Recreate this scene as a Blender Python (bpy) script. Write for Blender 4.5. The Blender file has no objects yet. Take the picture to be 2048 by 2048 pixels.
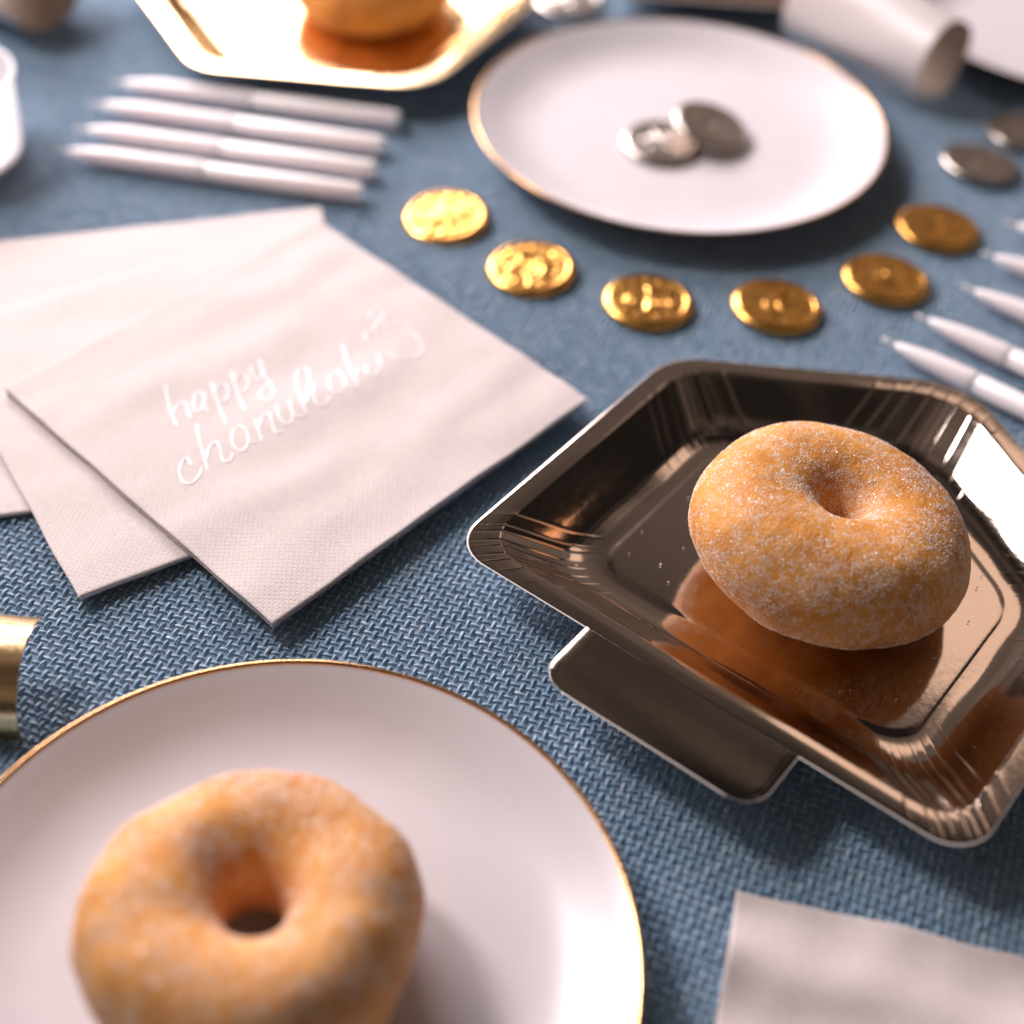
import bpy, bmesh, math, random
import numpy as np
from mathutils import Vector, Matrix, noise as mnoise

CM = 0.01
C = bpy.context.scene.collection
rng = np.random.default_rng(7)
random.seed(7)

# ------------------------------------------------------------------ camera
cam_d = bpy.data.cameras.new('camera')
cam = bpy.data.objects.new('camera', cam_d)
C.objects.link(cam)
fwd = Vector((0.0, 0.7105285, -0.70366843))
rgt = Vector((0.99816005, 0.04266641, 0.04308236))
upv = Vector((-0.06063425, 0.70237371, 0.70922116))
cam.matrix_world = Matrix(((rgt.x, upv.x, -fwd.x, 0.0), (rgt.y, upv.y, -fwd.y, 0.0),
                           (rgt.z, upv.z, -fwd.z, 38.595 * CM), (0, 0, 0, 1)))
cam_d.lens = 35.0
cam_d.sensor_width = 35.0 * 2048 / 2992
cam_d.sensor_fit = 'HORIZONTAL'
cam_d.clip_start = 0.01
cam_d.clip_end = 100
cam_d.dof.use_dof = True
cam_d.dof.focus_distance = 50.0 * CM
cam_d.dof.aperture_fstop = 2.3
bpy.context.scene.camera = cam

# ------------------------------------------------------------------ world: the dim room around the table
world = bpy.data.worlds.new('World')
bpy.context.scene.world = world
world.use_nodes = True
wn, wl = world.node_tree.nodes, world.node_tree.links
bg = wn['Background']
tc = wn.new('ShaderNodeTexCoord')
nz = wn.new('ShaderNodeTexNoise')
nz.inputs['Scale'].default_value = 1.7
nz.inputs['Detail'].default_value = 2.0
wl.new(tc.outputs['Generated'], nz.inputs['Vector'])
rp = wn.new('ShaderNodeValToRGB')
rp.color_ramp.elements[0].position = 0.41
rp.color_ramp.elements[0].color = (0.026, 0.022, 0.020, 1)
rp.color_ramp.elements[1].position = 0.60
rp.color_ramp.elements[1].color = (0.30, 0.235, 0.20, 1)
wl.new(nz.outputs['Fac'], rp.inputs['Fac'])
wl.new(rp.outputs['Color'], bg.inputs['Color'])
bg.inputs['Strength'].default_value = 0.6


# ------------------------------------------------------------------ the window (behind and to the left of the table), plus an added fill at the right
def area(name, az, el, dist, sx, sy, power, col, target=(2, 42, 0)):
    d = bpy.data.lights.new(name, 'AREA')
    d.shape = 'RECTANGLE'
    d.size, d.size_y = sx, sy
    d.energy = power
    d.color = col
    o = bpy.data.objects.new(name, d)
    C.objects.link(o)
    a, e = math.radians(az), math.radians(el)
    v = Vector((math.sin(a) * math.cos(e), math.cos(a) * math.cos(e), math.sin(e)))
    o.location = Vector(target) * CM + v * dist
    o.rotation_euler = v.to_track_quat('Z', 'Y').to_euler()
    return o


area('window_light', -54, 34, 1.6, 2.2, 0.66, 9.6, (1.0, 0.895, 0.94))
area('back_window_light', -28, 26, 1.4, 0.85, 0.42, 21, (1.0, 0.89, 0.92))
area('key_light', -60, 46, 1.4, 0.30, 0.30, 12.5, (1.0, 0.905, 0.885))
area('warm_fill_light', 36, 43, 2.2, 0.75, 0.45, 1.0, (1.0, 0.72, 0.56))  # unseen warm fill, added for the bronze tray floor to reflect

vs = bpy.context.scene.view_settings
vs.view_transform = 'Standard'
vs.look = 'None'
vs.exposure = 0.22
vs.gamma = 1.0


# ------------------------------------------------------------------ helpers
def mesh_obj(name, verts, faces, mats, parent=None, smooth=True, fmat=None, scale=CM):
    me = bpy.data.meshes.new(name)
    v = np.asarray(verts, dtype=np.float64) * scale
    me.from_pydata(v.tolist(), [], [list(map(int, f)) for f in faces])
    for m in (mats if isinstance(mats, (list, tuple)) else [mats]):
        me.materials.append(m.m if isinstance(m, Mat) else m)
    if smooth:
        me.polygons.foreach_set('use_smooth', [True] * len(me.polygons))
    if fmat is not None:
        me.polygons.foreach_set('material_index', [int(i) for i in fmat])
    me.update()
    o = bpy.data.objects.new(name, me)
    C.objects.link(o)
    if parent is not None:
        o.parent = parent
    return o


def tag(o, label, cat, group=None):
    o['label'] = label
    o['category'] = cat
    if group:
        o['group'] = group
    return o


def thing(name, label, cat, loc=(0, 0, 0), rotz=0.0, group=None, rot=None):
    o = bpy.data.objects.new(name, None)
    o.empty_display_size = 0.01
    C.objects.link(o)
    o.location = [c * CM for c in loc]
    o.rotation_euler = rot if rot else (0, 0, rotz)
    return tag(o, label, cat, group)


def dup(root, label=None):
    r = root.copy()
    C.objects.link(r)
    for ch in list(root.children):
        c = ch.copy()
        C.objects.link(c)
        c.parent = r
        for g in list(ch.children):
            d = g.copy()
            C.objects.link(d)
            d.parent = c
    if label:
        r['label'] = label
    return r


def grid_faces(nr, nc, wrap=False, base=0, flip=False):
    f = []
    for i in range(nr - 1):
        for j in range(nc if wrap else nc - 1):
            a = base + i * nc + j
            b = base + i * nc + (j + 1) % nc
            c_ = base + (i + 1) * nc + (j + 1) % nc
            d = base + (i + 1) * nc + j
            f.append((d, c_, b, a) if flip else (a, b, c_, d))
    return f


class Mat:
    def __init__(self, name, **kw):
        self.m = bpy.data.materials.new(name)
        self.m.use_nodes = True
        self.n, self.l = self.m.node_tree.nodes, self.m.node_tree.links
        self.p = self.n['Principled BSDF']
        for k, v in kw.items():
            self.set(k, v)

    def set(self, k, v):
        k = {'base': 'Base Color', 'rough': 'Roughness', 'metal': 'Metallic', 'coat': 'Coat Weight', 'coat_rough': 'Coat Roughness',
             'spec': 'Specular IOR Level', 'sheen': 'Sheen Weight', 'sheen_rough': 'Sheen Roughness', 'sss': 'Subsurface Weight',
             'sheen_tint': 'Sheen Tint', 'ior': 'IOR', 'trans': 'Transmission Weight'}.get(k, k)
        if isinstance(v, (tuple, list)) and len(v) == 3 and 'Radius' not in k:
            v = (*v, 1)
        self.p.inputs[k].default_value = v

    def node(self, t, **ins):
        nd = self.n.new(t)
        for k, v in ins.items():
            nd.inputs[k].default_value = v
        return nd

    def coord(self, kind='Object', scale=None):
        t = self.n.new('ShaderNodeTexCoord')
        out = t.outputs[kind]
        if scale is not None:
            mp = self.n.new('ShaderNodeMapping')
            mp.inputs['Scale'].default_value = scale if isinstance(scale, (tuple, list)) else (scale,) * 3
            self.l.new(out, mp.inputs['Vector'])
            out = mp.outputs['Vector']
        return out

    def noise(self, scale, detail=3.0, rough=0.55, vec=None):
        nd = self.node('ShaderNodeTexNoise', Scale=scale, Detail=detail, Roughness=rough)
        if vec is not None:
            self.l.new(vec, nd.inputs['Vector'])
        return nd.outputs['Fac']

    def ramp(self, fac, stops):
        r = self.n.new('ShaderNodeValToRGB')
        e = r.color_ramp.elements
        while len(e) < len(stops):
            e.new(0.5)
        for el, (pos, col) in zip(e, stops):
            el.position = pos
            el.color = (*col, 1) if len(col) == 3 else col
        self.l.new(fac, r.inputs['Fac'])
        return r.outputs['Color']

    def mix(self, fac, a, b, mode='MIX'):
        mx = self.n.new('ShaderNodeMix')
        mx.data_type = 'RGBA'
        mx.blend_type = mode
        for sock, v in ((mx.inputs[0], fac), (mx.inputs[6], a), (mx.inputs[7], b)):
            if hasattr(v, 'is_output'):
                self.l.new(v, sock)
            else:
                sock.default_value = (*v, 1) if isinstance(v, (tuple, list)) and len(v) == 3 else v
        return mx.outputs[2]

    def math(self, op, a, b=0.0):
        mn = self.n.new('ShaderNodeMath')
        mn.operation = op
        for sock, v in ((mn.inputs[0], a), (mn.inputs[1], b)):
            if hasattr(v, 'is_output'):
                self.l.new(v, sock)
            else:
                sock.default_value = v
        return mn.outputs[0]

    def bump(self, h, dist, strength=1.0):
        b = self.node('ShaderNodeBump', Strength=strength, Distance=dist)
        self.l.new(h, b.inputs['Height'])
        self.l.new(b.outputs['Normal'], self.p.inputs['Normal'])
        return b

    def to(self, out, sock):
        self.l.new(out, self.p.inputs[{'base': 'Base Color', 'rough': 'Roughness'}.get(sock, sock)])


# ------------------------------------------------------------------ materials
def metal(name, base, rough, bump=0.0, bscale=900, var=0.06):
    m = Mat(name, base=base, rough=rough, metal=1.0)
    co = m.coord()
    f = m.noise(600, 4, .6, co)
    m.to(m.ramp(f, [(0.3, (rough - var * .4,) * 3), (0.75, (rough + var,) * 3)]), 'rough')
    if bump:
        m.bump(m.noise(bscale, 3, .55, co), bump)
    return m


m_bronze = metal('bronze_foil', (0.60, 0.495, 0.425), 0.075, 0.00002, 260)
m_gold = metal('gold_foil', (0.95, 0.66, 0.36), 0.2, 0.00003, 220)
m_rose = metal('copper_foil', (0.72, 0.47, 0.36), 0.16, 0.00003, 220)
m_silver = metal('silver_foil', (0.86, 0.80, 0.79), 0.42, 0.00004, 220)
m_card = Mat('pale_silver_card', base=(0.84, 0.775, 0.775), rough=0.42, metal=0.25)
m_card.bump(m_card.noise(300, 3, .5, m_card.coord()), 0.00004)
m_rim = metal('gold_rim_paint', (0.80, 0.47, 0.21), 0.18)
m_coin_gold = metal('coin_gold_foil', (0.80, 0.40, 0.095), 0.25, 0.00009, 500)
m_coin_silver = metal('coin_silver_foil', (0.52, 0.46, 0.41), 0.28, 0.00009, 500)
m_letter = Mat('pearl_lettering', base=(0.88, 0.82, 0.84), rough=0.36, spec=0.6)
m_letter.bump(m_letter.noise(900, 3, .55, m_letter.coord()), 0.00003)

m_paper = Mat('paper_core', base=(0.80, 0.73, 0.69), rough=0.7)
m_paper.bump(m_paper.noise(1500, 3, .6, m_paper.coord()), 0.00005)
m_grey_paper = Mat('grey_paper', base=(0.52, 0.42, 0.33), rough=0.75)
m_grey_paper.bump(m_grey_paper.noise(1500, 3, .6, m_grey_paper.coord()), 0.00005)

m_porc = Mat('porcelain', rough=0.25, spec=0.35)
m_porc.to(m_porc.ramp(m_porc.noise(35, 3, .6, m_porc.coord()), [(0.3, (0.64, 0.595, 0.615)), (0.7, (0.67, 0.625, 0.645))]), 'base')

m_nap = Mat('napkin_tissue', rough=0.9, spec=0.15, sheen=0.1)
uvn = m_nap.coord('UV')
m_nap.to(m_nap.ramp(m_nap.noise(3.2, 4, .6, uvn), [(0.3, (0.65, 0.575, 0.56)), (0.7, (0.70, 0.625, 0.605))]), 'base')
# embossed dots in a band along the edges, fine fibre elsewhere
sep = m_nap.n.new('ShaderNodeSeparateXYZ')
m_nap.l.new(uvn, sep.inputs[0])
sx = m_nap.math('SINE', m_nap.math('MULTIPLY', sep.outputs[0], 2 * math.pi / 0.25))
sy = m_nap.math('SINE', m_nap.math('MULTIPLY', sep.outputs[1], 2 * math.pi / 0.25))
dots = m_nap.math('MULTIPLY', sx, sy)
ex = m_nap.math('ABSOLUTE', m_nap.math('SUBTRACT', sep.outputs[0], 8.2))
ey = m_nap.math('ABSOLUTE', m_nap.math('SUBTRACT', sep.outputs[1], 8.2))
band = m_nap.math('GREATER_THAN', m_nap.math('MAXIMUM', ex, ey), 5.6)
dots = m_nap.math('MULTIPLY', m_nap.math('MAXIMUM', dots, 0.3), band)
hgt = m_nap.math('ADD', m_nap.math('MULTIPLY', dots, 0.55), m_nap.math('MULTIPLY', m_nap.noise(14, 5, .65, uvn), 1.4))
m_nap.bump(hgt, 0.00022)

m_cup = Mat('white_cup_card', base=(0.84, 0.76, 0.78), rough=0.35, sss=0.8, spec=0.5)
m_cup.p.inputs['Subsurface Radius'].default_value = (1.0, 0.9, 0.9)
m_cup.p.inputs['Subsurface Scale'].default_value = 0.03
m_cup.bump(m_cup.noise(700, 3, .6, m_cup.coord()), 0.00005)

m_wax = Mat('candle_wax', base=(0.88, 0.80, 0.80), rough=0.34, sss=0.9, spec=0.5)
m_wax.p.inputs['Subsurface Radius'].default_value = (1.0, 0.85, 0.8)
m_wax.p.inputs['Subsurface Scale'].default_value = 0.006
m_wax.bump(m_wax.noise(260, 3, .6, m_wax.coord()), 0.0002)
m_wax2 = Mat('candle_dip', base=(0.90, 0.82, 0.81), rough=0.3, spec=0.5, sss=0.9)
m_wax2.p.inputs['Subsurface Radius'].default_value = (1.0, 0.85, 0.8)
m_wax2.p.inputs['Subsurface Scale'].default_value = 0.006
m_wax2.bump(m_wax2.noise(260, 3, .6, m_wax2.coord()), 0.0002)
m_wick = Mat('wick', base=(0.82, 0.76, 0.74), rough=0.8)
m_wick.bump(m_wick.noise(900, 2, .5, m_wick.coord()), 0.0003)


def dough_mat(name, lo, hi, sugar):
    m = Mat(name, rough=0.62, spec=0.3, sss=0.06)
    m.p.inputs['Subsurface Radius'].default_value = (1.0, 0.45, 0.15)
    m.p.inputs['Subsurface Scale'].default_value = 0.0015
    co = m.coord()
    f1 = m.noise(42, 4, .62, co)
    base = m.ramp(f1, [(0.30, lo), (0.62, hi)])
    f2 = m.noise(1500, 2, .6, co)
    f3 = m.noise(95, 4, .62, co)
    fac = m.math('MULTIPLY', m.ramp(f2, [(0.47, (0, 0, 0)), (0.60, (1, 1, 1))]), m.ramp(f3, [(0.38, (.12, .12, .12)), (0.68, (1, 1, 1))]))
    m.to(m.mix(m.math('MULTIPLY', fac, sugar), base, (0.88, 0.74, 0.64)), 'base')
    m.bump(m.math('ADD', m.noise(900, 3, .6, co), m.math('MULTIPLY', f3, 1.5)), 0.0004)
    return m


m_dough = dough_mat('fried_dough', (0.52, 0.18, 0.02), (0.78, 0.335, 0.052), 0.25)
m_dough2 = dough_mat('fried_dough_pale', (0.50, 0.17, 0.018), (0.78, 0.34, 0.055), 0.35)
m_sugar = Mat('sugar_crystal', base=(0.92, 0.83, 0.76), rough=0.15, spec=0.6)

m_cloth = Mat('cloth_ground', rough=0.45, spec=0.5, ior=1.8, sheen=1.0, sheen_rough=0.3)
m_cloth.set('sheen_tint', (0.95, 0.88, 0.92))
uvc = m_cloth.coord('UV')
sepc = m_cloth.n.new('ShaderNodeSeparateXYZ')
m_cloth.l.new(uvc, sepc.inputs[0])
w1 = m_cloth.math('SINE', m_cloth.math('MULTIPLY', sepc.outputs[0], 2 * math.pi / 0.05))
w2 = m_cloth.math('SINE', m_cloth.math('MULTIPLY', sepc.outputs[1], 2 * math.pi / 0.05))
fine = m_cloth.math('MULTIPLY', w1, w2)
m_cloth.to(m_cloth.mix(m_cloth.ramp(fine, [(0.2, (0, 0, 0)), (0.9, (1, 1, 1))]),
                       m_cloth.ramp(m_cloth.noise(1.3, 3, .6, uvc), [(0.3, (0.11, 0.23, 0.37)), (0.7, (0.16, 0.30, 0.45))]), (0.58, 0.66, 0.74)), 'base')
m_cloth.bump(fine, 0.00012)

m_yarn = Mat('cloth_yarn', rough=0.46, spec=0.5, ior=1.7, sheen=1.0, sheen_rough=0.3)
m_yarn.set('sheen_tint', (0.95, 0.88, 0.92))
at = m_yarn.n.new('ShaderNodeAttribute')
at.attribute_name = 'tone'
ycol = m_yarn.ramp(at.outputs['Fac'], [(0.0, (0.09, 0.22, 0.375)), (0.5, (0.20, 0.385, 0.545)), (1.0, (0.42, 0.56, 0.68))])
m_yarn.to(ycol, 'base')
m_yarn.bump(m_yarn.noise(1400, 3, .7, m_yarn.coord()), 0.00025)

# ------------------------------------------------------------------ tablecloth
X0, X1, Y0, Y1 = -60.0, 62.0, 5.0, 130.0
ax_a = np.array([.505, -.185])
ax_b = np.array([.1575, -.375])
Minv = np.linalg.inv(np.stack([ax_a, ax_b], 1))


def cloth_sheet():
    o = mesh_obj('tablecloth', [(X0, Y0, 0), (X1, Y0, 0), (X1, Y1, 0), (X0, Y1, 0)], [(0, 1, 2, 3)], m_cloth, smooth=False)
    uv = o.data.uv_layers.new(name='UVMap')
    c, s = math.cos(math.radians(-20)), math.sin(math.radians(-20))
    for lp in o.data.loops:
        v = o.data.vertices[lp.vertex_index].co / CM
        uv.data[lp.index].uv = (v.x * c + v.y * s, -v.x * s + v.y * c)
    return o


cloth = tag(cloth_sheet(), 'blue woven tablecloth with a coarse raised basket weave under everything', 'tablecloth')


def weave():
    # every raised yarn float of the weave: a small arched half tube
    ia = np.arange(-190, 260)
    ib = np.arange(-260, 140)
    A, B_ = np.meshgrid(ia, ib)
    P = A.reshape(-1, 1) * ax_a + B_.reshape(-1, 1) * ax_b + np.array([0.0, 33.0])
    y, x = P[:, 1], P[:, 0]
    half = 15 + (y - 18) * 0.30
    keep = (y > 15.5) & (y < 92) & (x > -half - 2.5) & (x < half + 2.5)
    P = P[keep]
    n = len(P)
    nr, nc = 6, 5
    t = np.linspace(-1, 1, nr)
    ang = np.linspace(0, math.pi, nc)
    V, Tn = [], []
    for kind in (0, 1):
        if kind == 0:   # floats along the rows
            ctr = P + 0.0 * ax_a
            vec = np.array([.36, -.105])
            wid, hei, top = 0.044, 0.048, 0.080
        else:           # slanting floats across the rows
            ctr = P + 0.5 * ax_a + 0.02 * ax_b
            vec = np.array([.135, .385])
            wid, hei, top = 0.052, 0.056, 0.108
        th = rng.normal(0, 0.06, n)
        ln = rng.normal(1, 0.06, n)
        c, s = np.cos(th), np.sin(th)
        d = np.stack([vec[0] * c - vec[1] * s, vec[0] * s + vec[1] * c], 1) * ln[:, None] * 0.5
        L = np.linalg.norm(d, axis=1, keepdims=True)
        nrm = np.stack([-d[:, 1], d[:, 0]], 1) / L
        ctr = ctr + rng.normal(0, 0.012, (n, 2))
        wj = wid * rng.normal(1, 0.14, n)
        hj = rng.normal(1, 0.12, n)
        bow = rng.normal(0, 0.010, n)
        prof = np.sqrt(np.clip(1 - 0.80 * np.abs(t) ** 3.0, 0, 1))
        arch = 1 - 0.85 * np.abs(t) ** 3.0
        v = np.zeros((n, nr, nc, 3))
        for i in range(nr):
            for j in range(nc):
                off = np.cos(ang[j]) * wj * prof[i] + bow * (1 - t[i] ** 2)
                v[:, i, j, :2] = ctr + d * t[i] + nrm * off[:, None]
                v[:, i, j, 2] = (top * arch[i] - 0.012 + (np.sin(ang[j]) - 0.6) * hei * prof[i]) * hj
        V.append(v.reshape(n, -1, 3))
        Tn.append(np.clip(rng.normal(0.5 if kind else 0.56, 0.2, n), 0, 1))
    V = np.concatenate(V, 0)
    Tn = np.concatenate(Tn)
    m = len(V)
    q = np.array(grid_faces(nr, nc, flip=True))
    F = (q[None] + (np.arange(m) * nr * nc)[:, None, None]).reshape(-1, 4)
    me = bpy.data.meshes.new('yarn_weave')
    nv, nf = m * nr * nc, len(F)
    me.vertices.add(nv)
    me.vertices.foreach_set('co', (V.reshape(-1) * CM).astype(np.float32))
    me.loops.add(nf * 4)
    me.loops.foreach_set('vertex_index', F.reshape(-1).astype(np.int32))
    me.polygons.add(nf)
    me.polygons.foreach_set('loop_start', (np.arange(nf) * 4).astype(np.int32))
    me.polygons.foreach_set('use_smooth', np.ones(nf, dtype=bool))
    a_ = me.attributes.new('tone', 'FLOAT', 'POINT')
    a_.data.foreach_set('value', np.repeat(Tn, nr * nc).astype(np.float32))
    me.materials.append(m_yarn.m)
    me.update(calc_edges=True)
    me.validate()
    o = bpy.data.objects.new('yarn_weave', me)
    C.objects.link(o)
    o.parent = cloth
    o['kind'] = 'stuff'
    return n


weave()


# ------------------------------------------------------------------ lathe
def lathe(name, prof, mat, parent=None, seg=128, smooth=True):
    prof = np.array(prof, float)
    th = np.linspace(0, 2 * math.pi, seg, endpoint=False)
    v, idx = [], []
    for r, z in prof:
        v += [(r * math.cos(a), r * math.sin(a), z) for a in th]
    f = grid_faces(len(prof), seg, wrap=True)
    if prof[0][0] > 1e-6:
        v.append((0, 0, prof[0][1]))
        k = len(v) - 1
        f += [(k, (j + 1) % seg, j) for j in range(seg)]
    v.append((0, 0, prof[-1][1]))
    k = len(v) - 1
    b = (len(prof) - 1) * seg
    f += [(k, b + j, b + (j + 1) % seg) for j in range(seg)]
    return mesh_obj(name, v, f, mat, parent, smooth)


def spline(pts, n):
    pts = np.array(pts, float)
    p = np.vstack([2 * pts[0] - pts[1], pts, 2 * pts[-1] - pts[-2]])
    out = []
    k = len(pts) - 1
    for s in np.linspace(0, k - 1e-9, n):
        i = int(s)
        t = s - i
        a, b, c_, d = p[i], p[i + 1], p[i + 2], p[i + 3]
        out.append(0.5 * (2 * b + (c_ - a) * t + (2 * a - 5 * b + 4 * c_ - d) * t * t + (3 * b - a - 3 * c_ + d) * t ** 3))
    return np.array(out)


# ------------------------------------------------------------------ plates
def make_plate(label):
    t = thing('porcelain_plate', label, 'plate', group='white porcelain plates with gold rims')
    prof = [(5.4, 0.0), (5.7, 0.0), (5.8, 0.12), (7.2, 0.36), (8.6, 0.86), (9.6, 1.36), (9.93, 1.555)]
    top = [(9.93, 1.60), (9.86, 1.585), (9.5, 1.41), (8.9, 1.10), (8.1, 0.74), (7.2, 0.50), (6.2, 0.40), (4.0, 0.37), (0.5, 0.37)]
    lathe('dish', [(5.3, 0.05)] + prof + spline(top, 30).tolist(), m_porc, t, 160)
    # gold band painted on the lip
    band = [(9.90, 1.50), (9.975, 1.55), (10.0, 1.595), (9.975, 1.627), (9.93, 1.632), (9.86, 1.605), (9.835, 1.592), (9.835, 1.56)]
    prof = np.array(band)
    seg = 160
    th = np.linspace(0, 2 * math.pi, seg, endpoint=False)
    v = [(r * math.cos(a), r * math.sin(a), z) for r, z in prof for a in th]
    mesh_obj('gold_rim', v, grid_faces(len(prof), seg, wrap=True), m_rim, t)
    return t


plate = make_plate('gold-rimmed white plate under the nearest donut, cut by the bottom edge')
plate.location = (-5.71 * CM, 20.12 * CM, 0.06 * CM)
p2 = dup(plate, 'gold-rimmed white plate holding only two silver foil coins')
p2.location = (6.92 * CM, 65.19 * CM, 0.06 * CM)
p3 = dup(plate, 'white plate at the far right corner behind the rolled silver card')
p3.location = (29.2 * CM, 79.9 * CM, 0.06 * CM)


# ------------------------------------------------------------------ dreidel-shaped paper tray
PV = np.array([(-9.72, 0.0), (9.72, 0.0), (9.72, 13.45), (0.0, 19.75), (-9.72, 13.45)])
PR = [1.45, 1.45, 2.4, 3.2, 2.4]


def crease_params():
    """sample positions along every corner arc (0..1) and every straight (cm from either end), denser at the pressed creases"""
    r = np.random.default_rng(4)
    arcs, edges = [], []
    for i in range(5):
        cen = [(k + 0.5) / 6 + r.uniform(-.03, .03) for k in range(6)]
        amp = [r.uniform(.45, 1.0) * r.choice([-1, 1]) * (1.0 if i < 2 else 0.55) for _ in cen]
        ps = sorted({round(float(x), 4) for x in np.linspace(0, 1, 25)} | {round(c + w, 4) for c in cen for w in (-.030, -.015, -.006, 0, .006, .015, .030)})
        arcs.append((ps, cen, amp))
        ce = [r.uniform(.35, .55), r.uniform(1.0, 1.3)]
        ae = [r.uniform(.4, .9), r.uniform(.25, .6)]
        edges.append((ce, ae, r.uniform(.35, .55), r.uniform(.5, .9)))
    return arcs, edges


ARCS, EDGES = crease_params()


def ring(d, rk, z, pleat=0.0):
    n = len(PV)
    nrm, off = [], []
    for i in range(n):
        a, b = PV[i], PV[(i + 1) % n]
        e = (b - a) / np.linalg.norm(b - a)
        nv = np.array([-e[1], e[0]])
        nrm.append(nv)
        off.append(nv @ a + d)
    out = []
    arcs = []
    for i in range(n):
        j = (i - 1) % n
        r = max(PR[i] * rk, 0.25)
        cen = np.linalg.solve(np.array([nrm[j], nrm[i]]), np.array([off[j] + r, off[i] + r]))
        a0 = math.atan2(-nrm[j][1], -nrm[j][0])
        a1 = math.atan2(-nrm[i][1], -nrm[i][0])
        while a1 < a0:
            a1 += 2 * math.pi
        arcs.append((cen, r, a0, a1))
    for i in range(n):
        cen, r, a0, a1 = arcs[i]
        ps, cc, amp = ARCS[i]
        for f in ps:
            a_ = a0 + (a1 - a0) * f
            dv = np.array([math.cos(a_), math.sin(a_)])
            w = sum(am * math.exp(-((f - c) / .011) ** 2) for c, am in zip(cc, amp))
            # each facet between two creases is pressed a little flat
            k = min(abs(f - c) for c in cc)
            w += 0.30 * (k * 12 - 0.5) * (1.0 if i < 2 else 0.35)
            q = cen + dv * (r - pleat * w)
            out.append((q[0], q[1], z + 0.7 * pleat * w))
        p0 = cen + r * np.array([math.cos(a1), math.sin(a1)])
        c2, r2, b0, _ = arcs[(i + 1) % n]
        p1 = c2 + r2 * np.array([math.cos(b0), math.sin(b0)])
        nd = np.array([math.cos(a1), math.sin(a1)])
        L = np.linalg.norm(p1 - p0)
        ce, ae, ce2, ae2 = EDGES[i]
        lines = [(ce[0], ae[0]), (ce[1], ae[1]), (L - ce2, ae2)]
        xs = sorted({round(float(x) * L, 4) for x in np.linspace(0, 1, 26)[1:-1]} | {round(c + w, 4) for c, _ in lines for w in (-.05, -.025, -.012, 0, .012, .025, .05)})
        xs = xs[:45]
        if len(xs) < 45:
            xs = xs + [L - 0.001 * (45 - k) for k in range(len(xs), 45)]
        for x in xs:
            f = x / L
            q = p0 + (p1 - p0) * f
            w = sum(am * math.exp(-((x - c) / .022) ** 2) for c, am in lines)
            wv = 0.010 * math.sin(f * 9 + i * 2.1 + d * 1.3) * (1 if 0.2 < d < 3.2 else 0.2) * math.sin(math.pi * f)
            q = q - nd * (wv + pleat * 0.6 * w)
            out.append((q[0], q[1], z + wv + pleat * 0.5 * w))
    return out


def make_tray(label, mat, name='foil_tray'):
    t = thing(name, label, 'paper plate', group='foil paper plates shaped like a dreidel')
    spec = [(-0.035, 1.0, 1.775, 0.0), (0.0, 1.0, 1.798, 0.0), (0.05, 1.0, 1.80, 0.004), (0.4, .98, 1.80, 0.012), (0.78, .95, 1.80, 0.018), (0.815, .95, 1.79, 0.020),
            (0.845, .95, 1.765, 0.022), (0.90, .96, 1.72, 0.024), (1.4, 1.0, 1.31, 0.026), (1.9, 1.04, 0.89, 0.026), (2.25, 1.06, 0.61, 0.024), (2.5, 1.06, 0.465, 0.018), (2.75, 1.04, 0.375, 0.008),
            (3.1, 1.0, 0.33, 0.002), (3.3, .95, 0.32, 0), (3.50, .9, 0.317, 0), (3.56, .87, 0.322, 0), (3.62, .85, 0.333, 0), (3.72, .83, 0.352, 0), (3.78, .81, 0.357, 0), (3.85, .8, 0.358, 0), (5.0, .5, 0.358, 0)]
    v, nrow = [], 0
    for d, rk, z, pl in spec:
        rr = ring(d, rk, z, pl)
        nrow = len(rr)
        v += rr
    f = grid_faces(len(spec), nrow, wrap=True)
    v.append((0, 8.5, 0.358))
    b = (len(spec) - 1) * nrow
    f += [(b + j, b + (j + 1) % nrow, len(v) - 1) for j in range(nrow)]
    o = mesh_obj('tray_body', v, f, [mat, m_paper], t, fmat=[1 if k < nrow else 0 for k in range(len(f))])
    so = o.modifiers.new('thickness', 'SOLIDIFY')
    so.thickness = 0.055 * CM
    so.offset = -1
    so.material_offset = 1
    so.material_offset_rim = 1
    o.modifiers.new('crisp_edges', 'EDGE_SPLIT').split_angle = math.radians(38)
    # handle tab: the top of the dreidel
    hw, hl, r = 3.98, 2.6, 0.95
    rows, cols = 22, 24
    v = []
    vvs = [-hl * (i / (rows - 2)) ** 0.8 for i in range(rows - 1)] + [-hl - 0.035]
    uus = [-1] + [-1 + 2 * j / (cols - 3) for j in range(cols - 2)] + [1]
    for i in range(rows):
        vv = vvs[i]
        w = hw
        if vv < -hl + r:
            dd = min((-hl + r) - vv, r)
            w = hw - r + math.sqrt(max(r * r - dd * dd, 0.0))
        for j in range(cols):
            uu = uus[j]
            ed = 0.035 if j in (0, cols - 1) else 0.0
            z = -0.7 * ed - (0.022 if i == rows - 1 else 0) + 1.80 + 0.012 * vv + (0.012 * math.sin(vv * 2.6 + uu * 0.5) + 0.020 * math.sin(uu * 2.2 + 0.5)) * min(1.0, -vv / hl)
            v.append((uu * w + math.copysign(ed, uu), vv - 0.004, z))
    fm = [1 if (i == rows - 2 or j in (0, cols - 2)) else 0 for i in range(rows - 1) for j in range(cols - 1)]
    o = mesh_obj('handle_tab', v, grid_faces(rows, cols, flip=True), [mat, m_paper], t, fmat=fm)
    so = o.modifiers.new('thickness', 'SOLIDIFY')
    so.thickness = 0.055 * CM
    so.offset = -1
    so.material_offset = 1
    so.material_offset_rim = 1
    o.modifiers.new('crisp_edges', 'EDGE_SPLIT').split_angle = math.radians(38)
    return t


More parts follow.
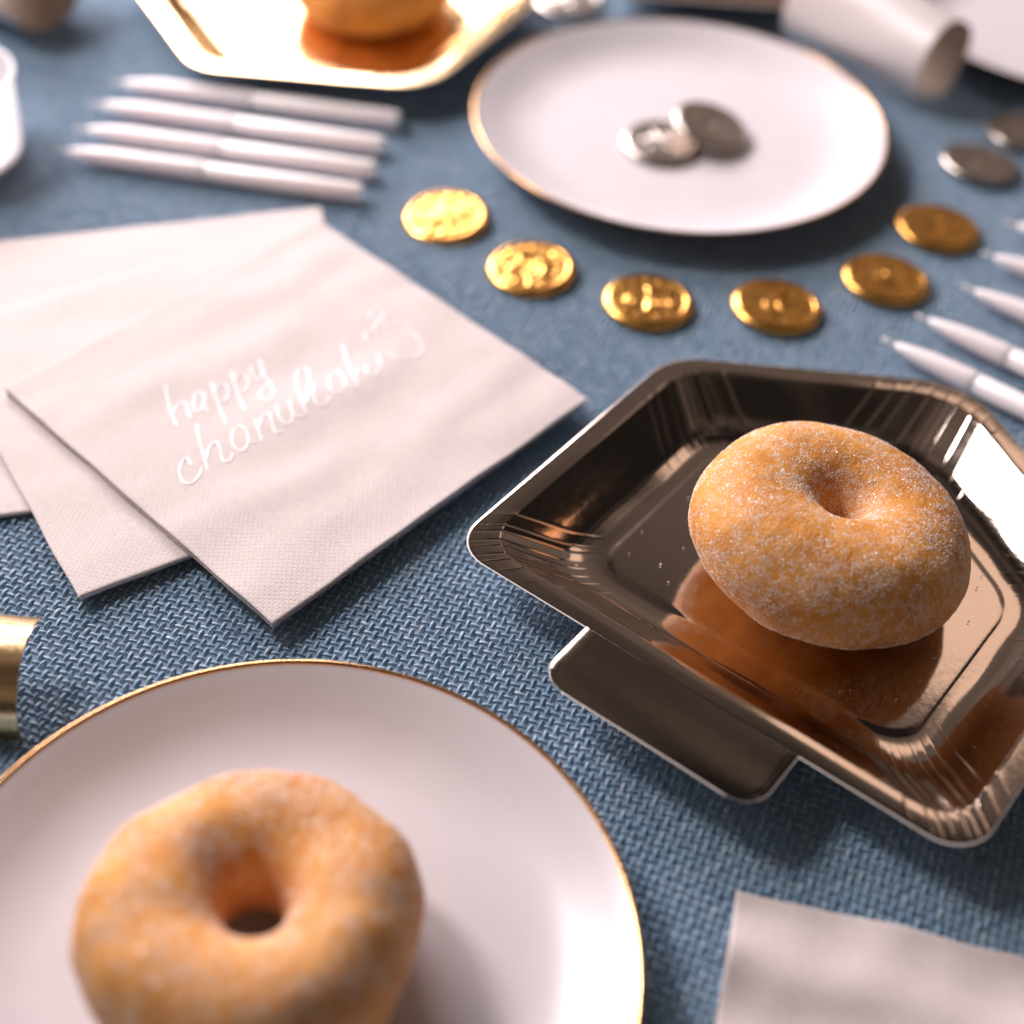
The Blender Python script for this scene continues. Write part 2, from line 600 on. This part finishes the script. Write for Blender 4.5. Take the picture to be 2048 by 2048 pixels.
def place_tray(t, origin_mid, u):
    u = np.array(u) / np.linalg.norm(u)
    t.location = (origin_mid[0] * CM, origin_mid[1] * CM, 0.08 * CM)
    t.rotation_euler = (0, 0, math.atan2(u[1], u[0]))


tray = make_tray('dark bronze foil tray with a handle tab holding a sugared donut', m_bronze)
uu = np.array([.812, -.584])
place_tray(tray, np.array([2.53, 32.07]) + uu * 4.12, uu)

gtray = make_tray('shiny gold foil tray under the donut behind the left candles', m_gold)
vd = np.array([.50, -.866])
ud = np.array([vd[1], -vd[0]])
place_tray(gtray, np.array([-5.6, 66.4]) - vd * 19.2, ud)
rtray = make_tray('copper foil tray peeking in behind the plate with the silver coins', m_rose)
place_tray(rtray, np.array([3.6, 86.9]), (-0.03, -1.0))


# ------------------------------------------------------------------ donuts
def make_donut(label, R, a, b, mat, seed, ngrain, squash=(1, 1), lump=0.22, hole=1.0, gsize=(0.012, 0.026)):
    t = thing('sugared_donut', label, 'donut', group='sugared ring donuts')
    nu, nv = 160, 96
    off = Vector((seed * 3.7, seed * 1.9, seed * 5.3))
    V = np.zeros((nu, nv, 3))
    for i in range(nu):
        A = 2 * math.pi * i / nu
        ca, sa = math.cos(A), math.sin(A)
        for j in range(nv):
            B = 2 * math.pi * j / nv
            cb, sb = math.cos(B), math.sin(B)
            # slightly flattened tube, fuller outside than inside
            w = a * (1.0 if cb > 0 else hole)
            x = R + w * math.copysign(abs(cb), cb)
            z = b * math.copysign(abs(sb) ** 0.95, sb)
            p = Vector((x * ca * squash[0], x * sa * squash[1], z))
            nrm = Vector((cb * ca, cb * sa, sb))
            n1 = mnoise.noise(p * 0.32 + off)
            n2 = mnoise.noise(p * 0.8 + off * 1.7)
            n3 = mnoise.noise(p * 2.6 + off * 0.3)
            p += nrm * (n1 * lump * 1.5 + n2 * lump * 0.4 + n3 * 0.02)
            V[i, j] = p
    zmin = V[..., 2].min()
    V[..., 2] = np.maximum(V[..., 2] - zmin - 0.12, 0.0)
    v = V.reshape(-1, 3)
    f = grid_faces(nu, nv, wrap=True)
    f += [((nu - 1) * nv + j, (nu - 1) * nv + (j + 1) % nv, (j + 1) % nv, j) for j in range(nv)]
    dough = mesh_obj('dough', v, f, mat, t)
    # sugar crystals
    me = dough.data
    vn = np.zeros(len(v) * 3, dtype=np.float32)
    me.vertices.foreach_get('normal', vn)
    vn = vn.reshape(-1, 3)
    r2 = np.random.default_rng(seed + 11)
    P, N = [], []
    tot = 0
    while tot < ngrain:
        k = r2.integers(0, nu, ngrain * 2)
        j = r2.integers(0, nv, ngrain * 2)
        fu, fv = r2.random(ngrain * 2), r2.random(ngrain * 2)
        k2, j2 = (k + 1) % nu, (j + 1) % nv
        ok_area = np.linalg.norm(V[k2, j] - V[k, j], axis=1) / 0.19
        p = V[k, j] * ((1 - fu) * (1 - fv))[:, None] + V[k2, j] * (fu * (1 - fv))[:, None] + V[k, j2] * ((1 - fu) * fv)[:, None] + V[k2, j2] * (fu * fv)[:, None]
        nn = vn[k * nv + j]
        dens = np.array([0.62 + 0.55 * mnoise.noise(Vector(q) * 0.85 + off) + 0.9 * mnoise.noise(Vector(q) * 3.6 + off) for q in p])
        dens = np.clip(dens, 0.05, 1.0) ** 1.7
        keep = (r2.random(len(p)) < dens * np.clip(ok_area, 0.1, 1)) & (p[:, 2] > 0.25)
        P.append(p[keep])
        N.append(nn[keep])
        tot += keep.sum()
    P, N = np.concatenate(P)[:ngrain], np.concatenate(N)[:ngrain]
    oc = np.array([(1, 0, 0), (-1, 0, 0), (0, 1, 0), (0, -1, 0), (0, 0, 1), (0, 0, -1)], float)
    of = np.array([(0, 2, 4), (2, 1, 4), (1, 3, 4), (3, 0, 4), (2, 0, 5), (1, 2, 5), (3, 1, 5), (0, 3, 5)])
    n = len(P)
    q = r2.normal(size=(n, 4))
    q /= np.linalg.norm(q, axis=1, keepdims=True)
    w_, x_, y_, z_ = q.T
    Rm = np.stack([1 - 2 * (y_ ** 2 + z_ ** 2), 2 * (x_ * y_ - z_ * w_), 2 * (x_ * z_ + y_ * w_), 2 * (x_ * y_ + z_ * w_), 1 - 2 * (x_ ** 2 + z_ ** 2),
                   2 * (y_ * z_ - x_ * w_), 2 * (x_ * z_ - y_ * w_), 2 * (y_ * z_ + x_ * w_), 1 - 2 * (x_ ** 2 + y_ ** 2)], 1).reshape(n, 3, 3)
    sz = r2.uniform(*gsize, n)
    G = np.einsum('nij,kj->nki', Rm, oc) * sz[:, None, None] * r2.uniform(.7, 1.2, (n, 1, 3)) + (P + N * (sz * 0.5)[:, None])[:, None]
    F = (of[None] + (np.arange(n) * 6)[:, None, None]).reshape(-1, 3)
    g = mesh_obj('sugar_grains', G.reshape(-1, 3), F, m_sugar, t, smooth=False)
    g['kind'] = 'stuff'
    return t


def settle(t, x, y, floor, rx, ry, rz):
    """tilt a donut and let its lowest point rest on the surface under it"""
    M = Matrix.Rotation(math.radians(ry), 3, 'Y') @ Matrix.Rotation(math.radians(rx), 3, 'X') @ Matrix.Rotation(math.radians(rz), 3, 'Z')
    t.rotation_euler = M.to_euler()
    z = min((M @ v.co).z for v in t.children[0].data.vertices)
    t.location = (x * CM, y * CM, floor * CM - z)


d1 = make_donut('plump sugared donut with a small hole on the bronze tray', 2.64, 2.20, 1.94, m_dough, 3, 60000, (1.02, 0.98), 0.12, 1.0, (0.015, 0.047))
settle(d1, 10.5, 35.85, 0.445, -5, 10, 35)
d2 = make_donut('blurred sugared donut with a wide hole on the nearest white plate', 2.76, 1.88, 1.98, m_dough2, 8, 40000, (1.03, 0.95), 0.2, 1.0, (0.02, 0.052))
settle(d2, -6.2, 19.85, 0.44, -7, 3, 80)
d3 = make_donut('golden donut on the shiny gold tray at the top edge', 2.7, 1.75, 1.75, m_dough2, 14, 3000, (1, 1), 0.2, 0.9)
settle(d3, -9.3, 76.6, 0.46, 0, 0, 0)

# loose sugar on the bronze tray
cr = []
for k in range(90):
    a_ = rng.uniform(0, 2 * math.pi)
    r_ = 4.6 + abs(rng.normal(0, 2.0))
    cr.append((10.85 + r_ * math.cos(a_), 36 + r_ * math.sin(a_)))
v, f = [], []
cosr, sinr = math.cos(tray.rotation_euler.z), math.sin(tray.rotation_euler.z)
for x, y in cr:
    dx, dy = x - tray.location.x / CM, y - tray.location.y / CM
    lu, lv = dx * cosr + dy * sinr, -dx * sinr + dy * cosr
    if abs(lu) > 5.8 or lv < 3.9 or lv > 15.5 - abs(lu) * .55:
        continue
    s = rng.uniform(0.02, 0.05)
    b = len(v)
    th = rng.uniform(0, 3)
    for dx, dy, dz in ((1, 0, 0), (-1, 0, 0), (0, 1, 0), (0, -1, 0), (0, 0, 1), (0, 0, -1)):
        v.append((x + s * (dx * math.cos(th) - dy * math.sin(th)), y + s * (dx * math.sin(th) + dy * math.cos(th)), 0.475 + s * 0.8 + s * dz))
    f += [tuple(b + i for i in q) for q in ((0, 2, 4), (2, 1, 4), (1, 3, 4), (3, 0, 4), (2, 0, 5), (1, 2, 5), (3, 1, 5), (0, 3, 5))]
crumbs = tag(mesh_obj('sugar_crumbs', v, f, m_sugar, smooth=False), 'loose sugar grains scattered on the bronze tray around the donut', 'sugar')
crumbs['kind'] = 'stuff'


# ------------------------------------------------------------------ napkins
def make_napkin(label, corner, e1, e2, size, base_z, plies, ply_t, seed, wave=0.05, mat=None):
    """square folded napkin; corner and the two edge directions lie on the table"""
    t = thing('paper_napkin', label, 'napkin', loc=(corner[0], corner[1], base_z), group='cream paper napkins')
    e1 = np.array(e1) / np.linalg.norm(e1)
    e2 = np.array(e2) / np.linalg.norm(e2)
    r = np.random.default_rng(seed)
    n = 72
    sv = size[1] if isinstance(size, (tuple, list)) else size
    su = size[0] if isinstance(size, (tuple, list)) else size
    # grid with the outermost rows wrapped down to make the rounded fold
    for k in range(plies):
        z0 = k * ply_t
        last = k == plies - 1
        inset = (0 if last else r.uniform(-0.05, 0.12))
        s_ = np.linspace(0, 1, n)
        s_ = 0.5 - 0.5 * np.cos(np.pi * s_) * (0.55 + 0.45 * np.abs(np.cos(np.pi * s_)))
        s_ = (s_ - s_[0]) / (s_[-1] - s_[0])
        U, W = np.meshgrid(s_, s_, indexing='ij')
        x = inset + U * (su - 2 * inset)
        y = inset + W * (sv - 2 * inset)
        off = Vector((seed * 2.1, seed * 1.3, 0 if last else k * 0.2))
        hz = np.array([[mnoise.noise(Vector((x[i, j] * 0.16, y[i, j] * 0.5, 0)) + off) + 0.5 * mnoise.noise(Vector((x[i, j] * 0.5, y[i, j] * 0.6, 4)) + off)
                        for j in range(n)] for i in range(n)])
        ed = np.array([[mnoise.noise(Vector((x[i, j] * 0.45, y[i, j] * 0.45, 9)) + off) for j in range(n)] for i in range(n)])
        z = z0 + ply_t * 0.9 + wave * (hz * (1 if last else 0.35) + 0.6 * (1 if last else 0))
        # rounded margins
        m = np.minimum(np.minimum(x - inset, su - inset - x), np.minimum(y - inset, sv - inset - y))
        rr = ply_t * 0.9
        mm = np.clip(m / rr, 0, 1)
        z = z - rr * 0.5 * (1 - np.sqrt(np.clip(1 - (1 - mm) ** 2, 0, 1)))
        x = x + 0.05 * ed * (1 - np.clip(m / 1.5, 0, 1))
        y = y + 0.05 * ed[::-1] * (1 - np.clip(m / 1.5, 0, 1))
        px = x[..., None] * e1 + y[..., None] * e2
        top = np.concatenate([px, z[..., None]], 2).reshape(-1, 3)
        # skirt going down to the ply underside
        loop = [i * n for i in range(n)] + [(n - 1) * n + j for j in range(1, n)] + [i * n + n - 1 for i in range(n - 2, -1, -1)] + [j for j in range(n - 2, 0, -1)]
        sk = top[loop].copy()
        cen = top.mean(0)
        sk[:, 2] = z0
        v = np.vstack([top, sk])
        ff = grid_faces(n, n)
        nl = len(loop)
        for i in range(nl):
            ff.append((loop[(i + 1) % nl], loop[i], n * n + i, n * n + (i + 1) % nl))
        # keep the faces pointing up whatever the handedness of e1, e2
        if e1[0] * e2[1] - e1[1] * e2[0] < 0:
            ff = [q[::-1] for q in ff]
        o = mesh_obj('napkin_ply', v, ff, mat or m_nap, t)
        uvl = o.data.uv_layers.new(name='UVMap')
        uvs = np.concatenate([np.stack([x.reshape(-1), y.reshape(-1)], 1), np.stack([x.reshape(-1), y.reshape(-1)], 1)[loop]])
        li = np.zeros(len(o.data.loops), dtype=np.int32)
        o.data.loops.foreach_get('vertex_index', li)
        uvl.data.foreach_set('uv', uvs[li].reshape(-1).astype(np.float32))
    return t


make_napkin('lowest cream napkin of the fan, its long edge towards the left candles', (-9.5, 57.5), (-13.4, -4.06), (4.06, -13.4), (17.5, 17.2), 0.11, 2, 0.11, 5, 0.03)
make_napkin('middle cream napkin of the fan, its bottom corner nearest the curled gold card', (-14.37, 33.08), (3.32, 2.25), (-2.25, 3.32), 16.6, 0.345, 2, 0.105, 6, 0.05)
nap = make_napkin('topmost cream napkin of the fan lettered in silver script', (-7.68, 32.19), (10.2, 12.27), (-12.27, 11.2), 16.2, 0.57, 4, 0.07, 9, 0.11)
nap4 = make_napkin('crumpled napkin in the bottom right corner of the table', (7.2, 23.55), (7.9, -1.55), (-1.55, -7.9), 16.5, 0.11, 1, 0.12, 21, 0.4)

# ------------------------------------------------------------------ silver lettering on the top napkin (image-traced strokes laid flat on the paper)
HC = 38.595


def on_plane(px, py, z):
    """table point under a pixel of the 2048 px photograph, used to lay out measured positions"""
    d = fwd + rgt * ((px - 1024) / 2992.0) + upv * ((1024 - py) / 2992.0)
    s = (z - HC) / d.z
    return np.array([d.x * s, d.y * s, z])


STROKES = [
    # happy
    [(100, 605), (112, 680), (130, 755), (150, 810), (172, 862)], [(140, 790), (165, 745), (205, 718), (236, 730), (246, 780), (262, 818)],
    [(335, 655), (300, 655), (282, 710), (290, 765), (325, 765), (352, 700), (345, 655), (352, 725), (372, 772)],
    [(392, 580), (420, 660), (455, 760), (490, 850)], [(415, 640), (440, 600), (485, 598), (506, 640), (488, 692), (446, 704)],
    [(518, 512), (545, 590), (580, 690), (615, 775)], [(538, 570), (562, 530), (610, 530), (632, 575), (612, 630), (566, 645)],
    [(648, 478), (660, 535), (692, 560), (722, 530), (706, 440)], [(706, 440), (735, 520), (775, 600), (795, 650), (776, 694), (735, 700), (706, 670), (722, 628), (765, 596), (800, 572)],
    # chanukah
    [(268, 1118), (240, 1072), (204, 1100), (190, 1165), (214, 1226), (270, 1232), (318, 1180), (335, 1130)],
    [(300, 850), (316, 950), (345, 1050), (372, 1152)], [(360, 1090), (382, 1005), (425, 970), (450, 1010), (470, 1085), (512, 1090), (535, 1040)],
    [(625, 895), (575, 868), (532, 915), (535, 990), (588, 1030), (632, 980), (622, 890), (640, 960), (690, 975)],
    [(678, 830), (700, 900), (722, 965)], [(700, 895), (722, 820), (765, 790), (785, 840), (805, 905), (850, 915)],
    [(818, 740), (832, 815), (878, 862), (920, 830), (898, 712), (920, 785), (960, 815), (1000, 805)],
    [(1000, 726), (1025, 586), (1020, 516), (985, 481), (945, 526), (945, 606), (975, 706), (1015, 796)],
    [(1005, 736), (1030, 651), (1065, 606), (1050, 656), (1075, 731), (1130, 736), (1165, 681)],
    [(1235, 536), (1195, 511), (1155, 556), (1160, 626), (1205, 661), (1250, 626), (1240, 541), (1275, 616), (1345, 626)],
    [(1240, 331), (1262, 416), (1300, 526), (1345, 616)], [(1320, 566), (1340, 506), (1385, 491), (1405, 541), (1450, 546), (1490, 490)],
    # flourish: a little curl and a round ornament after the word
    [(1490, 490), (1478, 425), (1530, 400), (1610, 442), (1700, 432), (1752, 375), (1715, 290), (1640, 245)],
    [(1400, 320), (1385, 265), (1440, 250), (1462, 190), (1412, 165), (1445, 120), (1500, 150), (1488, 190), (1530, 225)],
    [(1572, 220), (1620, 200), (1668, 225)], [(1515, 288), (1535, 292)], [(1600, 345), (1622, 348)],
]


def lettering():
    zt = 0.57 + 0.28 + 0.13
    v, f = [], []
    for st in STROKES:
        pts = spline(st, max(6, 5 * len(st)))
        W = np.array([on_plane(300 + a / 3.22, 580 + b / 3.22, zt)[:2] for a, b in pts])
        dd = np.gradient(W, axis=0)
        nn = np.stack([-dd[:, 1], dd[:, 0]], 1) / (np.linalg.norm(dd, axis=1, keepdims=True) + 1e-9)
        k = len(W)
        b = len(v)
        sgn = np.linspace(-1, 1, 5)
        for i in range(k):
            e = min(i, k - 1 - i)
            w = 0.047 * (0.85 + 0.15 * math.sin(i * 0.6)) * (0.6 if e == 0 else 1)
            for s in sgn:
                v.append((W[i, 0] + nn[i, 0] * w * s, W[i, 1] + nn[i, 1] * w * s, zt + 0.010 * (1 - s * s)))
        f += grid_faces(k, 5, base=b)
    fixed = []
    vv = np.array(v)
    top = [c for c in nap.children][-1]
    from mathutils.bvhtree import BVHTree
    base = np.array([nap.location.x, nap.location.y, nap.location.z]) / CM
    bv = BVHTree.FromPolygons([tuple(np.array(q.co) / CM + base) for q in top.data.vertices], [tuple(q.vertices) for q in top.data.polygons])
    for q in vv:
        hit = bv.ray_cast(Vector((q[0], q[1], 9)), Vector((0, 0, -1)))[0]
        q[2] = (hit.z if hit else zt) + 0.016 + (q[2] - zt)
    for q in f:   # all faces up
        a, b_, c_ = vv[q[0]], vv[q[1]], vv[q[2]]
        fixed.append(q if np.cross(b_ - a, c_ - a)[2] > 0 else q[::-1])
    o = mesh_obj('silver_lettering', vv - np.array([nap.location.x, nap.location.y, nap.location.z]) / CM, fixed, m_letter, nap)
    return o, zt


letters, ZT = lettering()


# ------------------------------------------------------------------ foil coins
def coin_mesh(seed):
    r = np.random.default_rng(seed)
    nr, ns = 34, 84
    Rm, Tk = 1.95, 0.40
    marks = []
    # embossed design: a central staff, curved branches and a few bosses
    marks.append(((0, -0.75), (0, 0.75), 0.11))
    for k in (0.35, 0.65, 0.95):
        pr = None
        for a_ in np.linspace(math.pi, 2 * math.pi, 9):
            q = (k * math.cos(a_), 0.35 + k * 0.9 * math.sin(a_))
            if pr:
                marks.append((pr, q, 0.085))
            pr = q
    for k in range(16):
        a_ = 2 * math.pi * k / 16 + r.uniform(-.08, .08)
        if k % 5 != 4:
            marks.append(((1.2 * math.cos(a_), 1.2 * math.sin(a_)), (1.38 * math.cos(a_ + r.uniform(-.1, .1)), 1.38 * math.sin(a_ + .05)), 0.06))
    for _ in range(4):
        q = (r.uniform(-.9, .9), r.uniform(-.9, .9))
        marks.append((q, (q[0] + r.uniform(-.25, .25), q[1] + r.uniform(-.25, .25)), 0.13))

    def relief(x, y):
        h = 0
        for (ax, ay), (bx, by), w in marks:
            dx, dy = bx - ax, by - ay
            tt = max(0, min(1, ((x - ax) * dx + (y - ay) * dy) / (dx * dx + dy * dy + 1e-9)))
            d2 = (x - ax - tt * dx) ** 2 + (y - ay - tt * dy) ** 2
            h = max(h, math.exp(-d2 / (w * w)))
        return h
    rad = list(np.linspace(0.05, 1.5, 22)) + [1.55, 1.6, 1.65, 1.7, 1.76, 1.82, 1.87, 1.91, 1.94, Rm, 1.9, 1.75]
    nr = len(rad)
    v = []
    for i, rr in enumerate(rad):
        for j in range(ns):
            a_ = 2 * math.pi * j / ns
            x, y = rr * math.cos(a_), rr * math.sin(a_)
            wob = 0.02 * mnoise.noise(Vector((x * 1.3, y * 1.3, seed)))
            if i < 22:
                z = Tk - 0.05 + 0.066 * relief(x, y) * min(1, (1.5 - rr) / .1) + wob
            else:
                t = {1.55: .0, 1.6: .035, 1.65: .05, 1.7: .04}.get(rr)
                if t is not None:
                    z = Tk - 0.05 + t + wob
                elif i < nr - 2:
                    z = Tk * 0.42 + (Tk * 0.5) * math.sqrt(max(0, 1 - ((rr - 1.68) / (Rm - 1.68)) ** 2)) + wob * .5
                else:
                    z = 0.08 if rr > 1.8 else 0.0
            if i >= nr - 6 and i < nr - 1:
                k = 1 + 0.006 * math.sin(a_ * 42)
                x, y = x * k, y * k
            v.append((x, y, z))
    f = grid_faces(nr, ns, wrap=True, flip=True)
    v.append((0, 0, v[0][2]))
    f += [(len(v) - 1, j, (j + 1) % ns) for j in range(ns)]
    v.append((0, 0, 0))
    b = (nr - 1) * ns
    f += [(len(v) - 1, b + (j + 1) % ns, b + j) for j in range(ns)]
    return v, f


coin_cache = {}


def coin(label, x, y, z, rz, mat, seed, name, group, tilt=(0, 0)):
    key = (seed, mat.m.name)
    if key not in coin_cache:
        v, f = coin_mesh(seed)
        o = mesh_obj(name, v, f, mat.m)
        # outward normals
        bm = bmesh.new()
        bm.from_mesh(o.data)
        bmesh.ops.recalc_face_normals(bm, faces=bm.faces)
        bm.to_mesh(o.data)
        bm.free()
        coin_cache[key] = o
    else:
        o = coin_cache[key].copy()
        C.objects.link(o)
    o.location = (x * CM, y * CM, z * CM)
    o.rotation_euler = (Matrix.Rotation(math.radians(tilt[1]), 3, 'Y') @ Matrix.Rotation(math.radians(tilt[0]), 3, 'X') @ Matrix.Rotation(rz, 3, 'Z')).to_euler()
    tag(o, label, 'coin', group)
    return o


GC = 'gold foil chocolate coins in a curve below the far plate'
for (x, y, rz, sd, lab, tl) in [
    (-3.76, 57.35, 0.3, 1, 'pale glaring gold coin at the far left end of the curve', (5, -3)),
    (0.22, 53.8, 1.9, 2, 'gold coin second along from the napkins, half bright with glare', (2, -2)),
    (5.26, 51.9, 3.1, 1, 'gold coin third from the left end of the curve, under the plate', (0, 0)),
    (10.77, 52.15, 4.4, 3, 'gold coin fourth from the left end of the curve, straight above the donut tray', (-1, 1)),
    (15.78, 54.6, 5.2, 2, 'dull gold coin close to the tips of the right candles', (-2, 2)),
    (18.76, 58.9, 0.9, 3, 'darker gold coin at the right end of the curve beside the plate', (-2, 2))]:
    coin(lab, x, y, 0.1, rz, m_coin_gold, sd, 'gold_coin', GC, tl)
SC = 'silver foil chocolate coins'
coin('silver coin lying flat on the far plate under another coin', 6.1, 64.3, 0.45, 0.4, m_coin_silver, 2, 'silver_coin', SC)
coin('silver coin leaning on another coin on the far plate', 8.5, 65.3, 0.92, 2.2, m_coin_silver, 1, 'silver_coin', SC, (3, 13))
coin('whole silver coin on the cloth beyond the gold coins', 21.75, 64.7, 0.1, 1.0, m_coin_silver, 3, 'silver_coin', SC, (-4, 4))
coin('silver coin cut by the right edge behind another silver coin', 24.55, 67.9, 0.1, 2.4, m_coin_silver, 2, 'silver_coin', SC, (-3, 3))
coin('pale silver coin between the gold tray and the far plate', 1.4, 79.3, 0.1, 0.2, m_coin_silver, 1, 'silver_coin', SC)


# ------------------------------------------------------------------ candles
def make_candle(length, step, r0, label, group):
    t = thing('candle', label, 'candle', group=group)

    def tube(name, prof, mat, cap=True):
        seg = 20
        v = []
        for s, r in prof:
            for j in range(seg):
                a_ = 2 * math.pi * j / seg
                v.append((s, r * math.cos(a_), r * math.sin(a_)))
        f = grid_faces(len(prof), seg, wrap=True)
        v.append((prof[0][0], 0, 0))
        f += [(len(v) - 1, (j + 1) % seg, j) for j in range(seg)]
        v.append((prof[-1][0], 0, 0))
        b = (len(prof) - 1) * seg
        f += [(len(v) - 1, b + j, b + (j + 1) % seg) for j in range(seg)]
        f = [q[::-1] for q in f]
        return mesh_obj(name, v, f, mat, t)
    tube('wick', [(0, 0.05), (0.1, 0.075), (0.35, 0.07), (0.75, 0.075)], m_wick.m)
    tip = [(0.6, 0.08), (0.75, 0.17), (1.1, 0.25), (1.8, 0.36), (2.7, 0.44), (0.8 * step, 0.95 * r0), (step - 0.12, r0), (step, r0 * .98), (step + .04, r0 * .92)]
    tip = sorted(set(tip))
    tube('tapered_end', tip, m_wax.m)
    tube('shaft', [(step + 0.0, r0 * .85), (step + 0.05, r0 * .92), (length * .8, r0 * .96), (length - 0.12, r0 * .96), (length - 0.03, r0 * .9), (length, r0 * .75)], m_wax2.m)
    return t


def place_candle(t, tip, end, r):
    tip, end = np.array(tip), np.array(end)
    d = end - tip
    t.location = (tip[0] * CM, tip[1] * CM, (r + 0.09) * CM)
    t.rotation_euler = (0, 0, math.atan2(d[1], d[0]))


GL = 'white candles in a row by the gold tray'
c0 = make_candle(14.7, 7.2, 0.47, 'white candle of the left row closest to the napkins', GL)
place_candle(c0, (-22.28, 60.5), (-7.68, 58.4), .49)
for tip, end, lab in [((-21.9, 62.5), (-7.39, 60.4), 'white candle of the left row, one behind the nearest'),
                      ((-21.7, 64.8), (-7.34, 62.6), 'white candle of the left row, one in front of the farthest'),
                      ((-21.2, 67.0), (-7.03, 65.05), 'white candle of the left row closest to the gold tray')]:
    c = dup(c0, lab)
    place_candle(c, tip, end, .49)
GR = 'white candles fanned out at the right edge'
r0 = make_candle(14.0, 4.25, 0.5, 'white candle of the right fan lying closest to the bronze tray', GR)
place_candle(r0, (14.92, 49.95), (18.2, 47.45), .49)
for tip, dirv, lab in [((16.6, 51.75), (3.2, -2.35), 'white candle of the right fan, next one beyond the tray'),
                       ((18.95, 54.05), (3.2, -2.2), 'white candle of the right fan, third out from the tray'),
                       ((20.3, 56.7), (3.2, -1.8), 'white candle of the right fan with its tip beside the last gold coin'),
                       ((21.8, 59.3), (3.2, -1.5), 'white candle of the right fan farthest from the tray')]:
    c = dup(r0, lab)
    place_candle(c, tip, np.array(tip) + np.array(dirv), .49)


# ------------------------------------------------------------------ rolled foil cards
def make_curl(name, label, p0, p1, radius, zc, a0, a1, mat, group, spiral=0.0, flat=1.0, skew=0.0, square=1.0, turn=0.0, taper=0.0):
    t = thing(name, label, 'foil card', loc=(p0[0], p0[1], 0), group=group)
    p0, p1 = np.array(p0, float), np.array(p1, float)
    d = p1 - p0
    L = np.linalg.norm(d)
    d /= L
    nv = np.array([-d[1], d[0]])
    n, m = 16, 56
    v = []
    for i in range(n):
        for j in range(m):
            f = j / (m - 1)
            a_ = math.radians(a0 + (a1 - a0) * f)
            r = radius * (1 + spiral * f) * (1 + 0.012 * math.sin(5 * a_ + i * .35))
            s = L * i / (n - 1) + skew * f * (1 - i / (n - 1))
            ca, sa = math.cos(a_), math.sin(a_)
            ca, sa = math.copysign(abs(ca) ** square, ca), math.copysign(abs(sa) ** square, sa)
            ct, st = math.cos(math.radians(turn)), math.sin(math.radians(turn))
            ca, sa = ca * ct - sa * st, ca * st + sa * ct
            rt = r * (1 + taper * i / (n - 1))
            q = d * s + nv * (rt * ca)
            v.append((q[0], q[1], zc + (rt - r) + rt * flat * sa))
    o = mesh_obj('card_roll', v, grid_faces(n, m), [mat.m, m_grey_paper.m], t)
    so = o.modifiers.new('thickness', 'SOLIDIFY')
    so.thickness = 0.05 * CM
    so.offset = -1
    so.material_offset = 1
    so.material_offset_rim = 1
    o.modifiers.new('crisp_edges', 'EDGE_SPLIT').split_angle = math.radians(38)
    return t, o


make_curl('rolled_gold_card', 'curled gold foil card at the left edge beside the nearest plate', (-14.75, 29.5), (-23.0, 29.6), 2.1, 0.45, -12, 132, m_gold, 'rolled foil cards')
make_curl('rolled_silver_card', 'rolled silver foil card lying between two white plates', (20.5, 71.1), (14.6, 77.0), 2.15, 2.2, 10, 345, m_card, 'rolled foil cards', square=0.8, turn=-68, taper=0.22)
cup = thing('paper_cup', 'white paper cup standing at the left edge beside the left candles', 'cup', loc=(-27.0, 60.6, 0.1))
lathe('cup_wall', [(2.85, 0.0), (2.95, 0.05), (3.0, 0.3), (3.2, 3.75), (3.31, 3.82), (3.35, 3.92), (3.31, 4.02), (3.2, 4.02), (3.13, 3.9), (2.9, 0.35), (2.7, 0.25)], m_cup, cup, 96)
make_curl('rolled_silver_card', 'silver foil roll with a tan open end in the far left corner', (-25.7, 72.9), (-33.0, 77.6), 2.6, 2.72, 0, 335, m_card, 'rolled foil cards')
